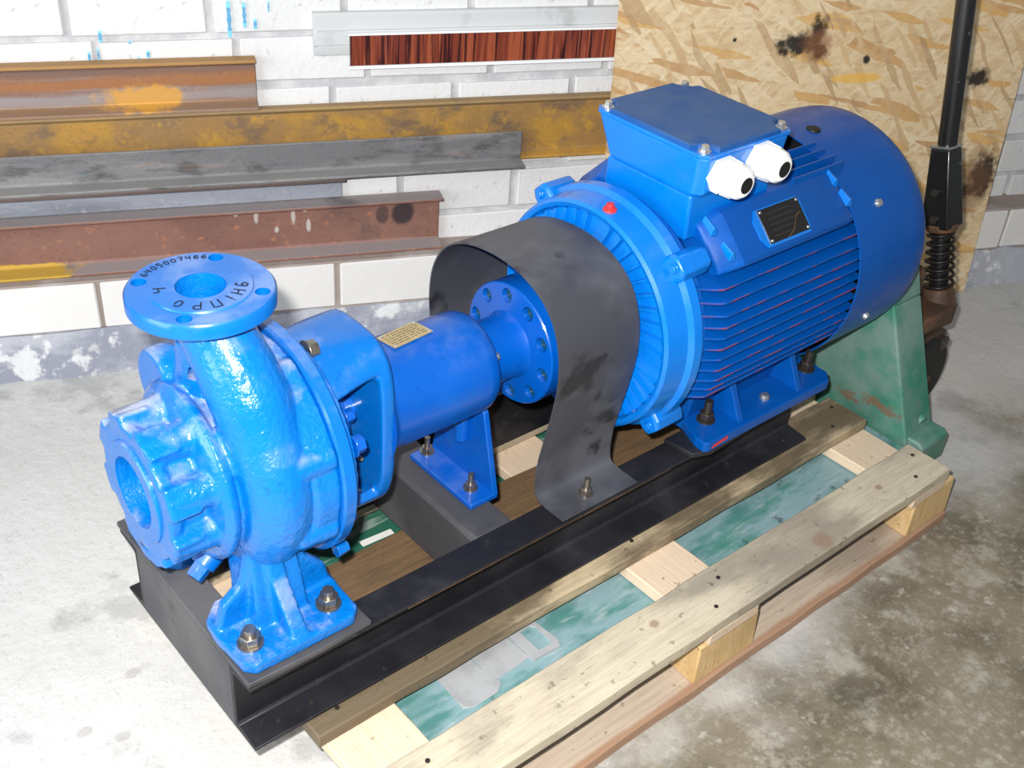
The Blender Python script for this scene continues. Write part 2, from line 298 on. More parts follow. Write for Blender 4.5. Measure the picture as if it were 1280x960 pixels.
def thing(name, label, cat, loc=(0,0,0), group=None, kind=None):
    o = bpy.data.objects.new(name, None); COL.objects.link(o); o.location = loc; o.empty_display_size = .05; o['_o'] = tuple(loc)
    o['label'] = label; o['category'] = cat
    if group: o['group'] = group
    if kind: o['kind'] = kind
    return o
def tag(o, label, cat, group=None):
    o['label'] = label; o['category'] = cat
    if group: o['group'] = group
    return o
def booled(name, a, cuts):
    """mesh a minus meshes cuts, evaluated now"""
    oa = bpy.data.objects.new('tmp', a); COL.objects.link(oa); obs = [oa]
    for c in cuts:
        oc = bpy.data.objects.new('tmpc', c); COL.objects.link(oc); obs.append(oc)
        md = oa.modifiers.new('b', 'BOOLEAN'); md.operation = 'DIFFERENCE'; md.object = oc; md.solver = 'EXACT'
    dg = bpy.context.evaluated_depsgraph_get(); dg.update()
    me = bpy.data.meshes.new_from_object(oa.evaluated_get(dg)); me.name = name
    for o in obs: bpy.data.objects.remove(o)
    return me
AX = .47
def bolt(parent, p, d=(0,0,1), r=.006, h=.03, nr=.0115, nh=.011, mat='nut', washer=True, name='bolt', dome=False):
    p = Vector(p); d = Vector(d).normalized()
    s = put(name, B().cyl(p-d*.004, p+d*h, r, r*.9, 16).mesh('bolt'), mat, parent)
    put('nut', B().cyl(p+d*.003, p+d*(.003+nh), nr, nr, 6).mesh('nut'), mat, s, bevel=.001)
    if washer: put('washer', B().cyl(p-d*.0005, p+d*.0032, nr*1.25, None, 20).mesh('washer'), mat, s)
    return s
def hexbolt(parent, p, d, r=.011, h=.008, mat='nut', name='hex_bolt'):
    p = Vector(p); d = Vector(d).normalized()
    return put(name, B().cyl(p, p+d*h, r, r, 6).cyl(p-d*.001, p+d*.0015, r*1.2, None, 16).mesh(name), mat, parent, bevel=.001)
TH = .4148; DW = 1.2285
WU = Vector((cos(TH), -sin(TH), 0)); WN = Vector((sin(TH), cos(TH), 0))
def wp(u, o, z): return WU*u + WN*(DW-o) + Vector((0, 0, z))
WMAT = Matrix(((WU.x, WN.x, 0, WN.x*DW), (WU.y, WN.y, 0, WN.y*DW), (0, 0, 1, 0), (0, 0, 0, 1)))
def wobj(o, u=0, z=0):   # object whose local x runs along the wall, local -y out of it
    o.matrix_world = WMAT @ Matrix.Translation((u, 0, z)); return o

# ------------------------------------------------------------------ floor and wall
g = B(); N = 60
fo = put('floor', B().box(-2.5, 6, -3, 3.2, -.05, 0).mesh('floor'), 'floor', smooth=0); fo['kind'] = 'structure'
wall = put('wall_back', B().box(-1.6, 4.6, .007, .25, 0, 1.9).mesh('wall_back'), 'mortar', smooth=0); wall['kind'] = 'structure'; wobj(wall)
wall['_o'] = (0, 0, 0)
def brickmesh(l, h, dp=.05, seed=0):
    rr = random.Random(seed); bm = bmesh.new(); bmesh.ops.create_cube(bm, size=1)
    for v in bm.verts:
        v.co = Vector((v.co.x*l+rr.uniform(-.0015, .0015), v.co.y*dp + dp/2 + (rr.uniform(-.0015, .0015)), v.co.z*h+rr.uniform(-.0015, .0015)))
    bmesh.ops.bevel(bm, geom=bm.edges[:], offset=.003, segments=1, affect='EDGES')
    me = bpy.data.meshes.new('brick'); bm.to_mesh(me); bm.free(); me.materials.append(M['brick']); return me
BM = [brickmesh(.2355, .084, .05, s) for s in range(5)]
rows = [(.217, .211), (.312, .155), (.411, .016), (.511, .016), (.6115, .086), (.708, .041), (.806, .166), (.904, .041), (1.0025, .166), (1.101, .04), (1.1995, .166), (1.298, .04), (1.3965, .166), (1.495, .04), (1.5935, .166), (1.692, .04), (1.7905, .166)]
for zi, (zc, j0) in enumerate(rows):
    u = j0 - .25*3
    while u < 3.2:
        if True:
            o = bpy.data.objects.new('brick', random.choice(BM)); COL.objects.link(o); o.parent = wall
            o.location = (u+.125, -.001+random.uniform(-.002, .002), zc+random.uniform(-.002, .002))
            o.rotation_euler = (0, random.uniform(-.004, .004), 0)
        u += .25
# projecting lower course, its mortar bed and plaster plinth
led = put('wall_footing', B().box(-1.6, 4.6, -.064, .02, .0, .200).box(-1.6, 4.6, -.07, .015, .200, .205).mesh('wall_footing'), 'ledgemortar', smooth=0); led['kind'] = 'structure'; wobj(led); led['_o'] = (0,0,0)
LB = []
for s in range(3):
    me = brickmesh(.229, .104, .06, 10+s); me.materials.clear(); me.materials.append(M['ledge']); LB.append(me)
u = .04-.239*6
while u < 3.9:
    o = bpy.data.objects.new('brick', random.choice(LB)); COL.objects.link(o); o.parent = led
    o.location = (u+.1195, -.0705+random.uniform(-.002, .002), .1465); u += .239
rr = random.Random(4); secs = []
for k in range(125):
    u = -1.6+k*.05; a = rr.uniform(-.006, .006); c = rr.uniform(-.006, .006)
    secs.append([(u, -.03, 0), (u, -.095+a, 0), (u, -.088+a, .03+c), (u, -.078+a*.5, .07+c), (u, -.069, .091+c*.7), (u, -.03, .092)])
pl = put('baseboard_back', B().loft(secs).mesh('baseboard_back'), 'plinth', smooth=60); pl['kind'] = 'structure'; wobj(pl)
for (px, z, ln, w) in ((.575, .693, .066, .007), (.603, .700, .046, .006), (.622, .683, .018, .006), (.648, .715, .020, .003), (.345, .667, .020, .006), (.322, .630, .018, .005), (.338, .634, .022, .003), (.425, .632, .012, .006), (.408, .622, .010, .004), (.395, .655, .006, .004)):
    sc = [[(px+w/2*cos(t)*(1+.3*sin(9*k)), -.0045 - (.0008 if 0 < k < 6 else 0), z+ln/2*(1-k/3)+w/2*sin(t)*.3) for t in [2*pi*j/8 for j in range(8)]] for k in range(7)]
    o = put('paint_drip', B().loft(sc).mesh('paint_drip'), 'blue_drip', smooth=60); o.parent = wall; o['label'] = 'light blue paint drip'

# ------------------------------------------------------------------ steel sections stacked against the wall
def section(name, label, prof, u0, u1, mat, cat='steel bar', group='steel sections stacked against the wall', z=0, bev=.0015):
    n = 24; secs = []
    for k in range(n+1):
        u = u0+(u1-u0)*k/n
        secs.append([(u, -o, zz) for o, zz in prof])
    b = B().loft(secs); o = put(name, b.mesh(name), mat, smooth=30, bevel=bev); wobj(o, 0, z); me = o.data
    # origin at the left end
    me.transform(Matrix.Translation((-u0, 0, 0))); o.matrix_world = WMAT @ Matrix.Translation((u0, 0, z)); tag(o, label, cat, group); return o
def chan(o0, t, w, h, tf=None):
    tf = tf or t
    return [(o0, 0), (w, 0), (w, tf*.7), (o0+t+.004, tf*1.3), (o0+t, tf*1.3+.004), (o0+t, h-tf*1.3-.004), (o0+t+.004, h-tf*1.3), (w, h-tf*.7), (w, h), (o0, h)]
section('steel_channel', 'reddish-brown rusty steel channel, lowest and widest of the stack, ending near the guard', chan(.009, .007, .053, .118, .008), -.9, .985, 'steelE', z=.2055)
section('steel_angle', 'narrow blue-grey steel angle lying on the reddish-brown channel', [(.009, 0), (.016, 0), (.016, .058), (.070, .058), (.070, .066), (.009, .066)], -.9, .778, 'steelD', z=.3245)
section('steel_channel', 'long yellow-rusted steel channel reaching behind the terminal box and chipboard', chan(.008, .006, .030, .134, .009), -.9, 1.6, 'rustB', z=.3915)
section('steel_angle', 'dark grey steel angle in front of the yellow-rusted channel', [(.033, 0), (.074, 0), (.074, .006), (.043, .008), (.040, .012), (.040, .066), (.033, .066)], -.9, 1.151, 'steelC', z=.3915)
section('steel_channel', 'short brown-rusted steel channel with an orange patch, topmost of the stack', chan(.008, .007, .036, .099, .009), -.9, .617, 'rustA', z=.5265)
# paint smear on the lowest channel
o = put('yellow_paint_smear', B().loft([[(u, -.0524, .004), (u, -.0524, .007+.0015*sin(u*90))] for u in [i*.02 for i in range(13)]], cap=False, close=False).mesh('smear'), None)
bpy.data.objects.remove(o)
t = thing('window_profile', 'pale grey plastic profile on the brick wall with laminate strip before it', 'plastic profile')
wobj(t)
def wput(name, b, mat, par, **k):
    o = put(name, b.mesh(name), mat, None, **k); o.parent = par; return o
wput('profile_body', B().loft([[(u, -oo, z) for oo, z in ((.0, .622), (.014, .622), (.018, .634), (.018, .640), (.022, .645), (.022, .664), (.018, .669), (.018, .699), (.014, .704), (.0, .704))] for u in (.728, 1.5)]), 'pvc', t, bevel=.001)
wput('groove_lip', B().box(.735, 1.5, -.0225, -.017, .6685, .672).box(.735, 1.5, -.0225, -.017, .640, .6435), 'pvc', t)
t = thing('laminate_strip', 'glossy dark rosewood laminate strip with white edges on the wall', 'laminate strip'); wobj(t)
wput('laminate_panel', B().box(.795, 1.5, -.032, -.0235, .607, .665), 'laminate', t)
wput('white_edge', B().box(.793, 1.5, -.034, -.0232, .6655, .6695), 'whiteedge', t); wput('white_edge', B().box(.793, 1.5, -.034, -.0232, .600, .6065), 'whiteedge', t)
# chipboard panel leaning on the wall
me = B().box(0, 1.0, -.012, 0, 0, 1.262).mesh('osb'); ob = put('chipboard_panel', me, 'osb', smooth=0)
ob.matrix_world = WMAT @ Matrix.Translation((1.33, -.101, .001)) @ Matrix.Rotation(-.078, 4, 'X')
tag(ob, 'tan oriented strand board panel with burn marks leaning on the brick wall', 'wood panel')

# ------------------------------------------------------------------ pallet
P = thing('wooden_pallet', 'worn wooden pallet under the pump set', 'pallet', (1.1, .02, 0))
def plank(name, x0, x1, y0, y1, z0, z1, mat, sag=.0015, seed=0, nx=14, label=None, taper=None):
    rr = random.Random(seed); secs = []
    along = (x1-x0) >= (y1-y0)
    for k in range(nx+1):
        f = k/nx; a, b_, c = rr.uniform(-sag, sag), rr.uniform(-sag, sag), rr.uniform(-sag, sag)*.4
        if along: u = x0+(x1-x0)*f; secs.append([(u, y0+a, z0), (u, y1+b_, z0), (u, y1+b_, z1+c), (u, y0+a, z1+c)])
        else: u = y0+(y1-y0)*f; secs.append([(x0+a, u, z0), (x1+b_, u, z0), (x1+b_, u, z1+c), (x0+a, u, z1+c)])
    o = put(name, B().loft(secs).mesh(name), mat, P, smooth=25, bevel=.002, bseg=2)
    if label: o['label'] = label
    return o
ys = [(-.387, -.297, 'wood1', 'pale outer deck board'), (-.207, -.117, 'wood3', 'stained deck board under the black beam'), (-.036, .054, 'wood4', 'dark brown deck board'), (.137, .275, 'wood2', None)]
for i, (a, b_, mt, lb) in enumerate(ys): plank('deck_board', .50, 1.705, a, b_, .1225, .1445, mt, .0016, i, 18, lb)
for i, (a, b_) in enumerate(((.512, .622), (1.068, 1.180), (1.600, 1.703))): plank('cross_board', a, b_, -.386, .275, .1005, .122, 'woodx', .0012, 20+i, 10)
for i, (yc, ya, yb) in enumerate(((-.345, -.384, -.302), (-.02, -.068, .030), (.235, .192, .274))):
    plank('bottom_board', .50, 1.750, ya-.006, yb+.006, .0005, .0225, 'bottom', .0015, 30+i, 16)
    for j, xc in enumerate((.567, 1.125, 1.687)):
        w = .07 if j < 2 else .065
        put('block', B().loft([[(xc-w-.003, ya, .023), (xc+w, ya, .023), (xc+w, yb, .023), (xc-w, yb, .023)], [(xc-w, ya+.002, .1), (xc+w-.002, ya+.003, .1), (xc+w, yb, .1), (xc-w, yb, .1)]]).mesh('block'), 'block', P, smooth=20, bevel=.003)
nb = 0
for (a, b_, mt, lb) in ys:
    for xx in (.545, .59, 1.10, 1.15, 1.63, 1.68):
        yy = (a+b_)/2 + (.02 if nb % 2 else -.02); nb += 1
        if nb > 12: break
        put('nail_head', B().cyl((xx, yy, .144), (xx, yy, .1462), .0035, None, 10).mesh('nail_head'), 'darknut', P)

for p0, p1 in (((1.205, .075), (1.270, .020)), ((1.165, .080), (1.178, .060))):
    d_ = (Vector((*p1, 0))-Vector((*p0, 0))).normalized(); n_ = Vector((-d_.y, d_.x, 0))*.004
    put('blue_streak', B().loft([[(p[0]-n_.x, p[1]-n_.y, .1235+.0), (p[0]+n_.x, p[1]+n_.y, .1235), (p[0]+n_.x, p[1]+n_.y, .1240), (p[0]-n_.x, p[1]-n_.y, .1240)] for p in (p0, p1)]).mesh('blue_streak'), 'blue_drip', P, smooth=0)
# ------------------------------------------------------------------ pallet jack
J = thing('pallet_jack', 'green hand pallet jack with black handle under the pallet right end', 'pallet jack', (1.9, -.075, 0))
def fork(yc, mat, lb):
    h = .0735; sec = [(-h, .052), (-h, .090), (-h+.010, .0985), (h-.010, .0985), (h, .090), (h, .052), (h-.006, .052), (h-.006, .088), (h-.012, .092), (-h+.012, .092), (-h+.006, .088), (-h+.006, .052)]
    xs = [(.60, .35), (.625, .7), (.66, .95), (.70, 1), (1.2, 1), (1.75, 1)]
    f = put('fork', B().loft([[(x, yc+a*k, z) for a, z in sec] for x, k in xs]).mesh('fork'), mat, J, smooth=25, bevel=.001)
    f['label'] = lb
    put('load_roller', B().cyl((.80, yc-.045, .040), (.80, yc+.045, .040), .039, None, 28).mesh('roller'), 'rubber', f)
    put('roller_bracket', B().box(.78, 1.0, yc-.056, yc-.050, .025, .085).box(.78, 1.0, yc+.050, yc+.056, .025, .085).mesh('roller_bracket'), 'link', f)
    return f
f1 = fork(-.2235, 'fork', 'worn teal fork in the near pallet gap'); f2 = fork(.110, 'fork2', 'green fork in the far pallet gap')
# grey sheet pieces on the near fork
put('cover_plate', B().prism([(.703, -.255), (.705, -.190), (.765, -.187), (.775, -.252), (.760, -.262), (.715, -.262)], 'Z', .0986, .1006).mesh('cover_plate'), 'sheet', f1, bevel=.0006)
put('cover_plate', B().prism([(.772, -.243), (.768, -.186), (.835, -.184), (.838, -.240)], 'Z', .0986, .1002).mesh('cover_plate'), 'sheet', f1, bevel=.0006)
put('latch_frame', booled('lf', B().prism([(.838, -.250), (.838, -.184), (.888, -.184), (.893, -.240), (.888, -.252)], 'Z', .0986, .1030).mesh('a'), [B().prism([(.856, -.240), (.856, -.197), (.878, -.194), (.884, -.200), (.884, -.240)], 'Z', .098, .11).mesh('b')]), 'sheet', f1, smooth=25)
# body
def bodyshell():
    b = B(); t_ = .008
    # front panel (faces the forks), trapezoid
    pol = [(-.272, .060), (.122, .060), (.110, .20), (.035, .43), (-.140, .43), (-.168, .352), (-.268, .106)]
    b.prism(pol, 'X', 1.757, 1.757+t_)
    # folded side walls following the slanted edges
    for e0, e1 in (((-.272, .060), (-.268, .106)), ((-.268, .106), (-.168, .352)), ((-.168, .352), (-.140, .43)), ((.122, .060), (.110, .20)), ((.110, .20), (.035, .43)), ((-.140, .43), (.035, .43))):
        (ya, za), (yb, zb) = e0, e1; sgn = -1 if ya < 0 and yb < 0 else 1
        L = sqrt((yb-ya)**2+(zb-za)**2); ny, nz = (zb-za)/L, -(yb-ya)/L
        if ny*(-.075-(ya+yb)/2)+nz*(.25-(za+zb)/2) < 0: ny, nz = -ny, -nz
        q = [(ya, za), (yb, zb), (yb+ny*t_, zb+nz*t_), (ya+ny*t_, za+nz*t_)]
        b.loft([[(1.759, y, z) for y, z in q], [(1.845, y, z) for y, z in q]])
    return b
put('body', bodyshell().mesh('jack_body'), 'green', J, smooth=30, bevel=.005, bseg=3)
for sy, y0 in ((-1, -.300), (1, .032)):
    put('shoulder', B().loft([[(x, y0+a, z) for a, z in ((0, .052), (.15, .052), (.15, .104), (.14, .112), (.01, .112), (0, .104))] for x in (1.765, 1.855)]).mesh('shoulder'), 'green', J, smooth=25, bevel=.004)
bs = put('pivot_pin', B().cyl((1.815, -.245, .130), (1.815, -.262, .125), .012, None, 20).mesh('pivot_pin'), 'green', J, bevel=.002); bs['label'] = 'round green pin head on the side'
put('crossbar', B().cyl((1.87, -.22, .10), (1.87, .07, .10), .016, None, 16).mesh('crossbar'), 'link', J)
# pump, links, wheels, spring and handle
put('hydraulic_pump', B().cyl((1.93, -.075, .09), (1.93, -.075, .34), .045, None, 28).box(1.80, 1.99, -.13, -.02, .10, .17).mesh('hydraulic_pump'), 'link', J, bevel=.004)
for yy in (-.125, -.025): put('steer_wheel', B().cyl((2.0, yy-.024, .09), (2.0, yy+.024, .09), .0895, None, 40).mesh('steer_wheel'), 'rubber', J, bevel=.006)
put('axle', B().cyl((2.0, -.16, .09), (2.0, .01, .09), .012, None, 16).mesh('axle'), 'link', J)
def lug(x, y, z, r, d0, d1):
    return B().cyl((x, y+d0, z), (x, y+d1, z), r, None, 24)
put('link_lug', B().loft([[(1.93, yy, z0) for yy, z0 in ((-.15, .215), (-.05, .215), (-.05, .25), (-.15, .25))], [(2.05, yy, z0) for yy, z0 in ((-.15, .205), (-.05, .205), (-.05, .245), (-.15, .245))], [(2.085, yy, z0) for yy, z0 in ((-.135, .212), (-.06, .212), (-.06, .24), (-.135, .24))]]).mesh('link_lug'), 'link', J, bevel=.006)
lg = put('lower_lug', B().loft([[(1.93, -.145, .15), (1.93, -.06, .15), (1.93, -.06, .195), (1.93, -.145, .195)], [(2.05, -.140, .135), (2.05, -.06, .135), (2.05, -.06, .185), (2.05, -.14, .185)], [(2.08, -.135, .142), (2.08, -.065, .142), (2.08, -.065, .175), (2.08, -.135, .175)]]).mesh('lower_lug'), 'link', J, bevel=.006)
put('pin_bush', B().cyl((2.05, -.138, .160), (2.05, -.150, .160), .016, .016, 20).cyl((2.05, -.150, .160), (2.05, -.151, .160), .009, .009, 16).mesh('pin_bush'), 'darknut', lg)
a0 = Vector((2.06, -.100, .245)); a1 = Vector((2.06, -.064, .385)); dz = (a1-a0).normalized()
sx = dz.orthogonal().normalized(); sy_ = dz.cross(sx); pts = []
for k in range(8*16+1):
    f = k/(8*16); t_ = 2*pi*8*f; pts.append(a0+(a1-a0)*f+(sx*cos(t_)+sy_*sin(t_))*(.029-.004*f))
put('plunger', B().cyl(a0-dz*.01, a1, .019, None, 20).mesh('plunger'), 'handle', J)
put('spring', B().tube(pts, .0035, 8).mesh('spring'), 'spring', J, smooth=80)
put('spring_seat', B().cyl(a0-dz*.012, a0+dz*.022, .036, .030, 24).mesh('spring_seat'), 'link', J, bevel=.003)
put('spring_seat', B().cyl(a1-dz*.004, a1+dz*.012, .030, .033, 24).mesh('spring_seat'), 'link', J, bevel=.003)
h0 = a1+dz*.005; h1 = Vector((2.06, -.024, .545)); h2 = Vector((2.06, .045, .96)); hd = (h1-h0).normalized(); hx = Vector((1, 0, 0)); hy = hd.cross(hx).normalized()
def bar(p, q, w0, d0, w1, d1):
    d = (Vector(q)-Vector(p)).normalized(); y = d.cross(hx).normalized(); x_ = y.cross(d)
    return [[Vector(P_)+y*a*w+x_*b_*dd for a, b_ in ((-1,-1), (1,-1), (1,1), (-1,1))] for P_, w, dd in ((p, w0, d0), (q, w1, d1))]
put('handle_bracket', B().loft(bar(h0, h1, .030, .03, .021, .022)).mesh('handle_bracket'), 'handle', J, bevel=.004)
put('bracket_edge', B().loft(bar(h1, h1+hd*.004, .022, .023, .022, .023)).mesh('bracket_edge'), 'zinc', J)
put('handle_tube', B().cyl(h1-hd*.02, h2, .0185, None, 24).mesh('handle_tube'), 'handle', J)
hb = h0+hd*.02-hx*.03+hy*.01
for q in (h0+hd*.02, h0+hd*.075): put('pin_head', B().cyl(q-hx*.034, q-hx*.028, .008, None, 14).mesh('pin_head'), 'darknut', J)

# ------------------------------------------------------------------ base frame
F = thing('base_frame', 'black steel channel base frame carrying pump and motor', 'steel frame', (.98, 0, .1455))
def beam(sy, name='side_beam'):
    # outward-facing channel, z .1465 to .262
    pr = [(.129, .1465), (.180, .1465), (.180, .1515), (.139, .1560), (.1355, .160), (.1355, .2490), (.139, .2530), (.180, .2570), (.180, .2620), (.129, .2620)]
    x0, x1 = .424, 1.552; secs = []
    for k in range(13):
        x = x0+(x1-x0)*k/12; secs.append([(x, sy*a, z) for a, z in pr])
    return put(name, B().loft(secs).mesh(name), 'black', F, smooth=30, bevel=.0012)
near = beam(-1); beam(1)
put('rust_seam', B().box(.66, 1.17, -.1806, -.1795, .2575, .2590).mesh('rust_seam'), 'link', near)
for x_ in (.47, .52, 1.51): put('rivet', B().cyl((x_, -.160, .1515), (x_, -.160, .1555), .004, .003, 10).mesh('rivet'), 'darknut', near)
def cross(x0, x1, y0, y1, z1, t_=.008, label=None, mat='greyblack'):
    pr = [(x0, .156), (x0, z1-.006), (x0+.006, z1), (x1, z1), (x1, z1-t_), (x0+t_+.004, z1-t_), (x0+t_, z1-t_-.004), (x0+t_, .156)]
    secs = [[(x, y0+(y1-y0)*k/8, z) for x, z in pr] for k in range(9)]
    o = put('cross_member', B().loft(secs).mesh('cross_member'), mat, F, smooth=30, bevel=.001)
    return o
cross(.428, .470, -.1285, .1285, .262)
put('end_plate', B().prism([(.424, -.178), (.424, .188), (.470, .190), (.471, -.060), (.60, -.075), (.603, -.178), (.52, -.181)], 'Z', .2622, .2702).mesh('end_plate'), 'greyblack', F, bevel=.0012)['label'] = 'rough grey plate under the pump foot'
put('end_web', B().loft([[(.424, y, .1465), (.424, y, .262), (.432, y, .262), (.432, y, .1465)] for y in (-.1285, .1285)]).mesh('end_web'), 'greyblack', F)
cross(.812, .884, -.1285, .1285, .262)
for sy in (-1, 1):
    put('packing_plate', B().prism([(1.205, sy*.13), (1.212, sy*.185), (1.245, sy*.196), (1.56, sy*.178), (1.56, sy*.13)], 'Z', .2622, .2715).mesh('packing_plate'), 'black', F, bevel=.0015)

# ------------------------------------------------------------------ pump
U = thing('centrifugal_pump', 'bright blue centrifugal pump with round flanges, left of the coupling', 'pump', (.62, 0, .27))
def ring(x, y0, z0, ry, rz, n=32, p=2.0):
    q = []
    for k in range(n):
        t = 2*pi*k/n; c_, s_ = cos(t), sin(t); e = 2.0/p
        q.append((x, y0+ry*math.copysign(abs(c_)**e, c_), z0+rz*math.copysign(abs(s_)**e, s_)))
    return q
b = B()
# round body of the volute
b.rev([(.435, .058), (.442, .085), (.447, .108), (.455, .117), (.464, .114), (.470, .102), (.492, .100), (.503, .128), (.520, .138), (.578, .143)], 72)
# spiral: grows from the tongue round the far side, below, and up the near side into the neck
path = []; rad = []
for k in range(37):
    f = k/36; ph = radians(64-f*284); rc = .098+.014*f
    path.append((.516, rc*cos(ph), AX+rc*sin(ph))); rad.append(.036+.009*f)
b.tube(path, rad, 20)
b.tube([(x-.039, y*1.04, AX+(z-AX)*1.04) for x, y, z in path[18:]], .0045, 8)
# swan neck to the discharge flange
q = path[-1]
npth = [path[-3], q, (.514, -.065, AX+.118), (.510, -.042, AX+.152), (.505, -.020, AX+.182), (.499, -.006, AX+.206), (.496, 0, AX+.232)]
b.tube(npth, [.045, .046, .047, .046, .043, .041, .043], 24)
b.tube([(.512, .03, AX+.09), (.508, .018, AX+.135), (.502, .006, AX+.18)], [.045, .042, .038], 20)
# flange underside swelling and gauge boss
b.rev([(.668, .041), (.684, .047), (.697, .062)], 40, (.496, 0), 'Z')
b.cyl((.462, .030, .662), (.464, .026, .697), .017, .022, 20)
# rear bosses for the cover studs
for k in range(8):
    t = radians(22.5+45*k); b.cyl((.528, .134*cos(t), AX+.134*sin(t)), (.578, .139*cos(t), AX+.139*sin(t)), .021, .020, 16)
b.rev([(.548, .10), (.548, .148), (.580, .150), (.580, .10)], 56)
# suction nozzle with eight stud bosses
b.rev([(.3885, .087), (.391, .089), (.402, .088), (.41, .080), (.44, .078), (.452, .088), (.46, .10)], 64)
for k in range(8):
    t = radians(22.5+45*k); cy, cz = cos(t), sin(t); tn = (-cz, cy)
    r0 = .079
    b.cyl((.3885, r0*cy, AX+r0*cz), (.450, (r0+.004)*cy, AX+(r0+.004)*cz), .0205, .0225, 18)
    secs = []
    for x in (.3885, .426):
        secs.append([(x, rr_*cy+w*tn[0], AX+rr_*cz+w*tn[1]) for rr_, w in ((.05, -.0205), (.099, -.0205), (.099, .0205), (.05, .0205))])
    b.loft(secs)
# dusty shoulder lobe on the far side
b.rev([(.462, .03), (.462, .045), (.47, .05), (.50, .05)], 24, (0, .085, AX+.075))
casing = booled('casing', b.mesh('casing'), [])
vc = put('volute_casing', casing, 'cast', U, voxel=.0028, sm=3)
# feet
for sy in (-1, 1):
    fb = B()
    fb.prism([(.426, sy*.070), (.424, sy*.100), (.428, sy*.160), (.440, sy*.172), (.580, sy*.172), (.594, sy*.160), (.597, sy*.080), (.57, sy*.045), (.45, sy*.045)], 'Z', .2706, .2885)
    fb.prism([(.428, .285), (.594, .285), (.585, .320), (.556, .352), (.545, .395), (.478, .395), (.465, .345), (.440, .325)], 'Y', sy*.082, sy*.098)
    fb.prism([(sy*.03, .285), (sy*.168, .285), (sy*.160, .297), (sy*.118, .352), (sy*.10, .40), (sy*.03, .40)], 'X', .496, .518)
    fb.loft([[(.47, sy*.06, .287), (.545, sy*.06, .287), (.545, sy*.125, .287), (.47, sy*.125, .287)], [(.480, sy*.03, .39), (.54, sy*.03, .39), (.54, sy*.10, .39), (.480, sy*.10, .39)]])
    put('foot', fb.mesh('foot'), 'cast', U, voxel=.003, sm=3)
for x_ in (.452, .565):
    bolt(U, (x_, -.136, .2885), h=.026, r=.0085, nr=.0135, nh=.013)
    bolt(U, (x_, .136, .2885), h=.026, r=.0085, nr=.0135, nh=.013)
# suction ring face
sf = booled('sf', B().rev([(.3845, .060), (.386, .064), (.394, .064), (.394, .03)], 56).rev([(.388, .101), (.398, .101)], 56).mesh('a'), [])
cut = [B().cyl((.37, 0, AX), (.46, 0, AX), .0465, None, 48).mesh('c')]
sf1 = booled('sf1', B().rev([(.3850, .0650), (.3865, .0665), (.402, .0665)], 56).mesh('a'), cut)
sr = put('suction_face', sf1, 'cast', U, smooth=30); sr['label'] = 'raised sealing face of the suction port'
# bore: cut out of the casing evaluated mesh is costly, so cut the raw casing with a boolean modifier
bc = B().cyl((.370, 0, AX), (.456, 0, AX), .0465, .043, 48)
def live_cut(ob, bld, name):
    dg = bpy.context.evaluated_depsgraph_get(); dg.update()
    me = bpy.data.meshes.new_from_object(ob.evaluated_get(dg))
    ob.modifiers.clear()
    tmp = bpy.data.objects.new('tmp', me); COL.objects.link(tmp); cs = []
    for bb in bld:
        cm = bb.mesh('c'); cm.transform(Matrix.Translation(-Vector(ob['_o']))); co = bpy.data.objects.new('tmpc', cm); COL.objects.link(co); cs.append(co)
        md = tmp.modifiers.new('b', 'BOOLEAN'); md.object = co; md.operation = 'DIFFERENCE'; md.solver = 'EXACT'
    dg.update(); me2 = bpy.data.meshes.new_from_object(tmp.evaluated_get(bpy.context.evaluated_depsgraph_get())); me2.name = name
    mt = ob.data.materials[0]; me2.materials.clear(); me2.materials.append(mt)
    for p in me2.polygons: p.use_smooth = True; p.material_index = 0
    try: me2.set_sharp_from_angle(angle=radians(50))
    except Exception: pass
    ob.data = me2
    for o in cs+[tmp]: bpy.data.objects.remove(o)
fl_z = B().cyl((.496, 0, .60), (.496, 0, .72), .0265, None, 40)
live_cut(vc, [bc, fl_z], 'volute_casing')
# discharge flange
fm = B().rev([(.6955, .080), (.6975, .0840), (.7125, .0840), (.7155, .0815), (.7155, .0590), (.7175, .0575)], 96, (.496, 0), 'Z').mesh('fl')
cuts = [B().cyl((.496, 0, .66), (.496, 0, .74), .0285, .0285, 48).mesh('c')]
for k in range(4):
    t = radians(45+90*k+3); cuts.append(B().cyl((.496+.0695*cos(t), .0695*sin(t), .68), (.496+.0695*cos(t), .0695*sin(t), .74), .0088, None, 24).mesh('c'))
df = put('discharge_flange', booled('discharge_flange', fm, cuts), 'blue', U, smooth=40)
put('bore_wall', B().loft([[(.496+r*cos(2*pi*k/40), r*sin(2*pi*k/40), z) for k in range(40)] for z, r in ((.62, .0262), (.70, .0275), (.7165, .0283))], cap=False).mesh('bore_wall'), 'cast', df, smooth=60)
